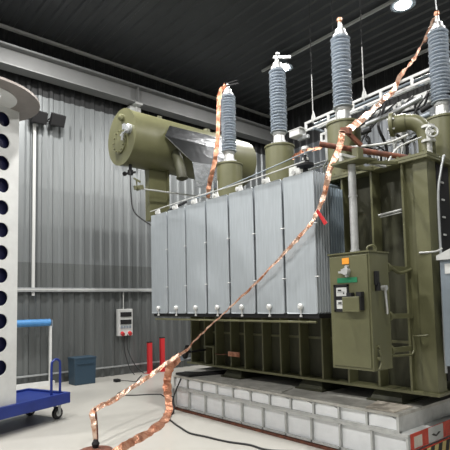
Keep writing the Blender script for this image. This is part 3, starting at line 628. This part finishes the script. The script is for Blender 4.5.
MB().tube(hb, .018, 12).build('push_handle', 'blue', r, smooth=True)
for u_, w_ in ((.10, .16), (2.6, .16), (.10, .74), (2.6, .74)):
    c = tp(u_, w_, .090)
    w1_ = MB().lathe([(.05, -.028), (.083, -.024), (.090, -.015), (.090, .015), (.083, .024), (.05, .028)], c, Wv, n=26).build('castor_wheel', 'rubber', r, smooth=True)
    MB().lathe([(.045, -.032), (.045, .032)], c, Wv, n=18).build('wheel_hub', 'lgrey', w1_, smooth=True)
    m = MB(); m.bar(c + Wv*.045, c + Wv*.045 + Zv*.15, .05, .008, up=Wv); m.bar(c - Wv*.045, c - Wv*.045 + Zv*.15, .05, .008, up=Wv); m.obox(c + Zv*.152, U, Wv, Zv, .06, .055, .008); m.build('castor_fork', 'steel', w1_)
# perforated column: a real plate with round holes in front of a dark inside
r = empty('perforated_tower', tp(1.07, .3, .42), 'tall white column with a row of round dark holes on the blue trolley', 'column')
uc = 1.13; hw = .245; zb, zt = .37, 4.35; pitch = .300; rh = .098
m = MB(); zc0 = 4.115 - .285
centers = [4.18 - pitch*k for k in range(12)]
def fp(du, z, d=0): return tp(uc - du, .075 + d, z)
for j, zc in enumerate(centers):
    t_, b_ = zc + pitch/2, zc - pitch/2
    n = 32; circ = []; sq = []
    for k in range(n):
        q = 2*pi*k/n + pi/4; cx, cz = cos(q), sin(q)
        circ.append((rh*cx, zc + rh*cz)); s = 1/max(abs(cx), abs(cz)); sq.append((hw*cx*s, zc + pitch/2*cz*s))
    vs = [fp(a_, b2) for a_, b2 in circ] + [fp(a_, b2) for a_, b2 in sq] + [fp(a_, b2, .015) for a_, b2 in circ]
    fs = [(k, (k+1) % n, n+(k+1) % n, n+k) for k in range(n)] + [(k, (k+1) % n, 2*n+(k+1) % n, 2*n+k) for k in range(n)]
    m.add(vs, fs)
zlow = centers[-1]-pitch/2; zhigh = centers[0]+pitch/2
m.obox(tp(uc, .0825, (zlow+zb)/2), U, Wv, Zv, hw, .0075, (zlow-zb)/2)
m.obox(tp(uc, .0825, (zhigh+zt)/2), U, Wv, Zv, hw, .0075, max((zt-zhigh)/2, .01))
m.build('perforated_face', 'white', r)
m = MB(); m.obox(tp(uc-hw+.01, .27, (zb+zt)/2), U, Wv, Zv, .01, .195, (zt-zb)/2); m.obox(tp(uc+hw-.01, .27, (zb+zt)/2), U, Wv, Zv, .01, .195, (zt-zb)/2); m.obox(tp(uc, .465, (zb+zt)/2), U, Wv, Zv, hw, .01, (zt-zb)/2); m.obox(tp(uc, .27, zt), U, Wv, Zv, hw, .2, .01)
m.build('casing', 'white', r)
m = MB(); m.obox(tp(uc, .27, (zb+zt)/2), U, Wv, Zv, hw-.03, .12, (zt-zb)/2-.03); m.build('dark_core', 'navy', r)
# ring disc on the column
def ring_disc(c, R, rc, cr, th):
    m = MB(); n = 56; vs = []
    for z in (0, th):
        for k in range(n): q = 2*pi*k/n; vs.append((c[0]+R*cos(q), c[1]+R*sin(q), c[2]+z))
        for k in range(n): q = 2*pi*k/n; vs.append((rc[0]+cr*cos(q), rc[1]+cr*sin(q), c[2]+z))
    fs = []
    for k in range(n):
        k2 = (k+1) % n
        fs += [(k, k2, n+k2, n+k), (2*n+k, 2*n+k2, 3*n+k2, 3*n+k), (k, k2, 2*n+k2, 2*n+k), (n+k, n+k2, 3*n+k2, 3*n+k)]
    return m.add(vs, fs)
DC = (-6.68, 1.48, 4.36)
o = ring_disc(DC, .82, (-6.52, 1.55), .40, .03).build('corona_disc', 'disc', r)
ring_disc((-6.52, 1.55, 4.355), .42, (-6.38, 1.60), .14, .02).build('white_collar', 'white', r)

r = empty('storage_bin', (-9.85, 4.4, 0), 'dark blue grey plastic bin on the floor against the left wall', 'bin')
m = MB(); x0, x1, y0, y1 = -10.12, -9.77, 4.19, 4.68
m.add([(x0+.01, y0+.015, 0), (x1-.01, y0+.015, 0), (x1-.01, y1-.015, 0), (x0+.01, y1-.015, 0), (x0, y0, .56), (x1, y0, .56), (x1, y1, .56), (x0, y1, .56)], [(0,3,2,1),(4,5,6,7),(0,1,5,4),(1,2,6,5),(2,3,7,6),(3,0,4,7)])
m.build('bin_body', 'bin', r, bevel=.012)
MB().box(x0-.006, x1+.006, y0-.006, y1+.006, .54, .575).build('lid', 'bin', r, bevel=.006)
MB().box(x1, x1+.012, y0+.06, y1-.06, .43, .455).build('rim_ridge', 'bin', r)

r = empty('pipe_stand', (-10.3, 3.5, 0), 'thin white stand against the left wall holding the blue roll', 'stand')
for y in (2.3, 3.87):
    MB().bar((-10.28, y, .09), (-10.28, y, 1.25), .05, .05).build('upright', 'white', r)
MB().bar((-10.28, 2.27, .045), (-10.28, 3.96, .045), .07, .09).build('base_bar', 'white', r)
m = MB(); m.cyl((-10.28, 3.91, 1.22), (-10.28, 3.91, 1.38), .015); m.build('peg', 'grey', r)
tag(MB().cyl((-10.28, 2.2, 1.326), (-10.28, 3.86, 1.326), .075, n=28).build('blue_roll', 'bluep', smooth=True), 'horizontal blue roll resting on the white stand beside the perforated column', 'roll')
for y, x, h, lab in ((6.25, -10.15, .74, 'left of the two red posts standing against the left wall'), (6.66, -10.22, .82, 'right of the two red posts standing against the left wall')):
    r = empty('red_post', (x, y, 0), lab, 'post', 'red posts by the left wall')
    MB().box(x-.04, x+.04, y-.055, y+.055, .012, h).build('post_body', 'red', r, bevel=.006)
    MB().box(x-.09, x+.09, y-.09, y+.09, 0, .012).build('foot_plate', 'red', r)
    MB().box(x-.042, x+.042, y-.057, y+.057, h, h+.02).build('end_cap', 'black', r)

# thin wire up from the rightmost bushing
tag(MB().tube([(-2.82, 6.32, 5.58), (-2.86, 6.35, 5.9), (-3.05, 6.45, 6.6), (-3.2, 6.6, 7.64)], .008).build('overhead_wire', 'steel', smooth=True), 'thin wire rising from the rightmost bushing to the ceiling', 'wire')

# ------------------------------------------------------------------ world, camera, view
w = bpy.data.worlds.new('world'); sc.world = w; w.use_nodes = True
w.node_tree.nodes['Background'].inputs[0].default_value = (.8, .85, .9, 1); w.node_tree.nodes['Background'].inputs[1].default_value = .15
cd = bpy.data.cameras.new('camera'); cam = bpy.data.objects.new('camera', cd); COL.objects.link(cam)
yaw, p, ro = radians(49.32), radians(4.2), radians(-1.187)
f = V((-sin(yaw)*cos(p), cos(yaw)*cos(p), sin(p))); r0 = V((cos(yaw), sin(yaw), 0)); u0 = r0.cross(f)
rr = r0*cos(ro) + u0*sin(ro); uu = u0*cos(ro) - r0*sin(ro)
mt = Matrix((rr, uu, -f)).transposed().to_4x4(); mt.translation = V((0, 0, 1.65))
cam.matrix_world = mt
cd.sensor_width = 36; cd.sensor_fit = 'HORIZONTAL'; cd.lens = 479*36/450; cd.shift_y = (268.4-225)/450; cd.clip_start = .05; cd.clip_end = 100
sc.camera = cam
sc.view_settings.view_transform = 'Standard'; sc.view_settings.look = 'None'; sc.view_settings.gamma = 1; sc.view_settings.use_curve_mapping = False
sc.view_settings.exposure = 0.18
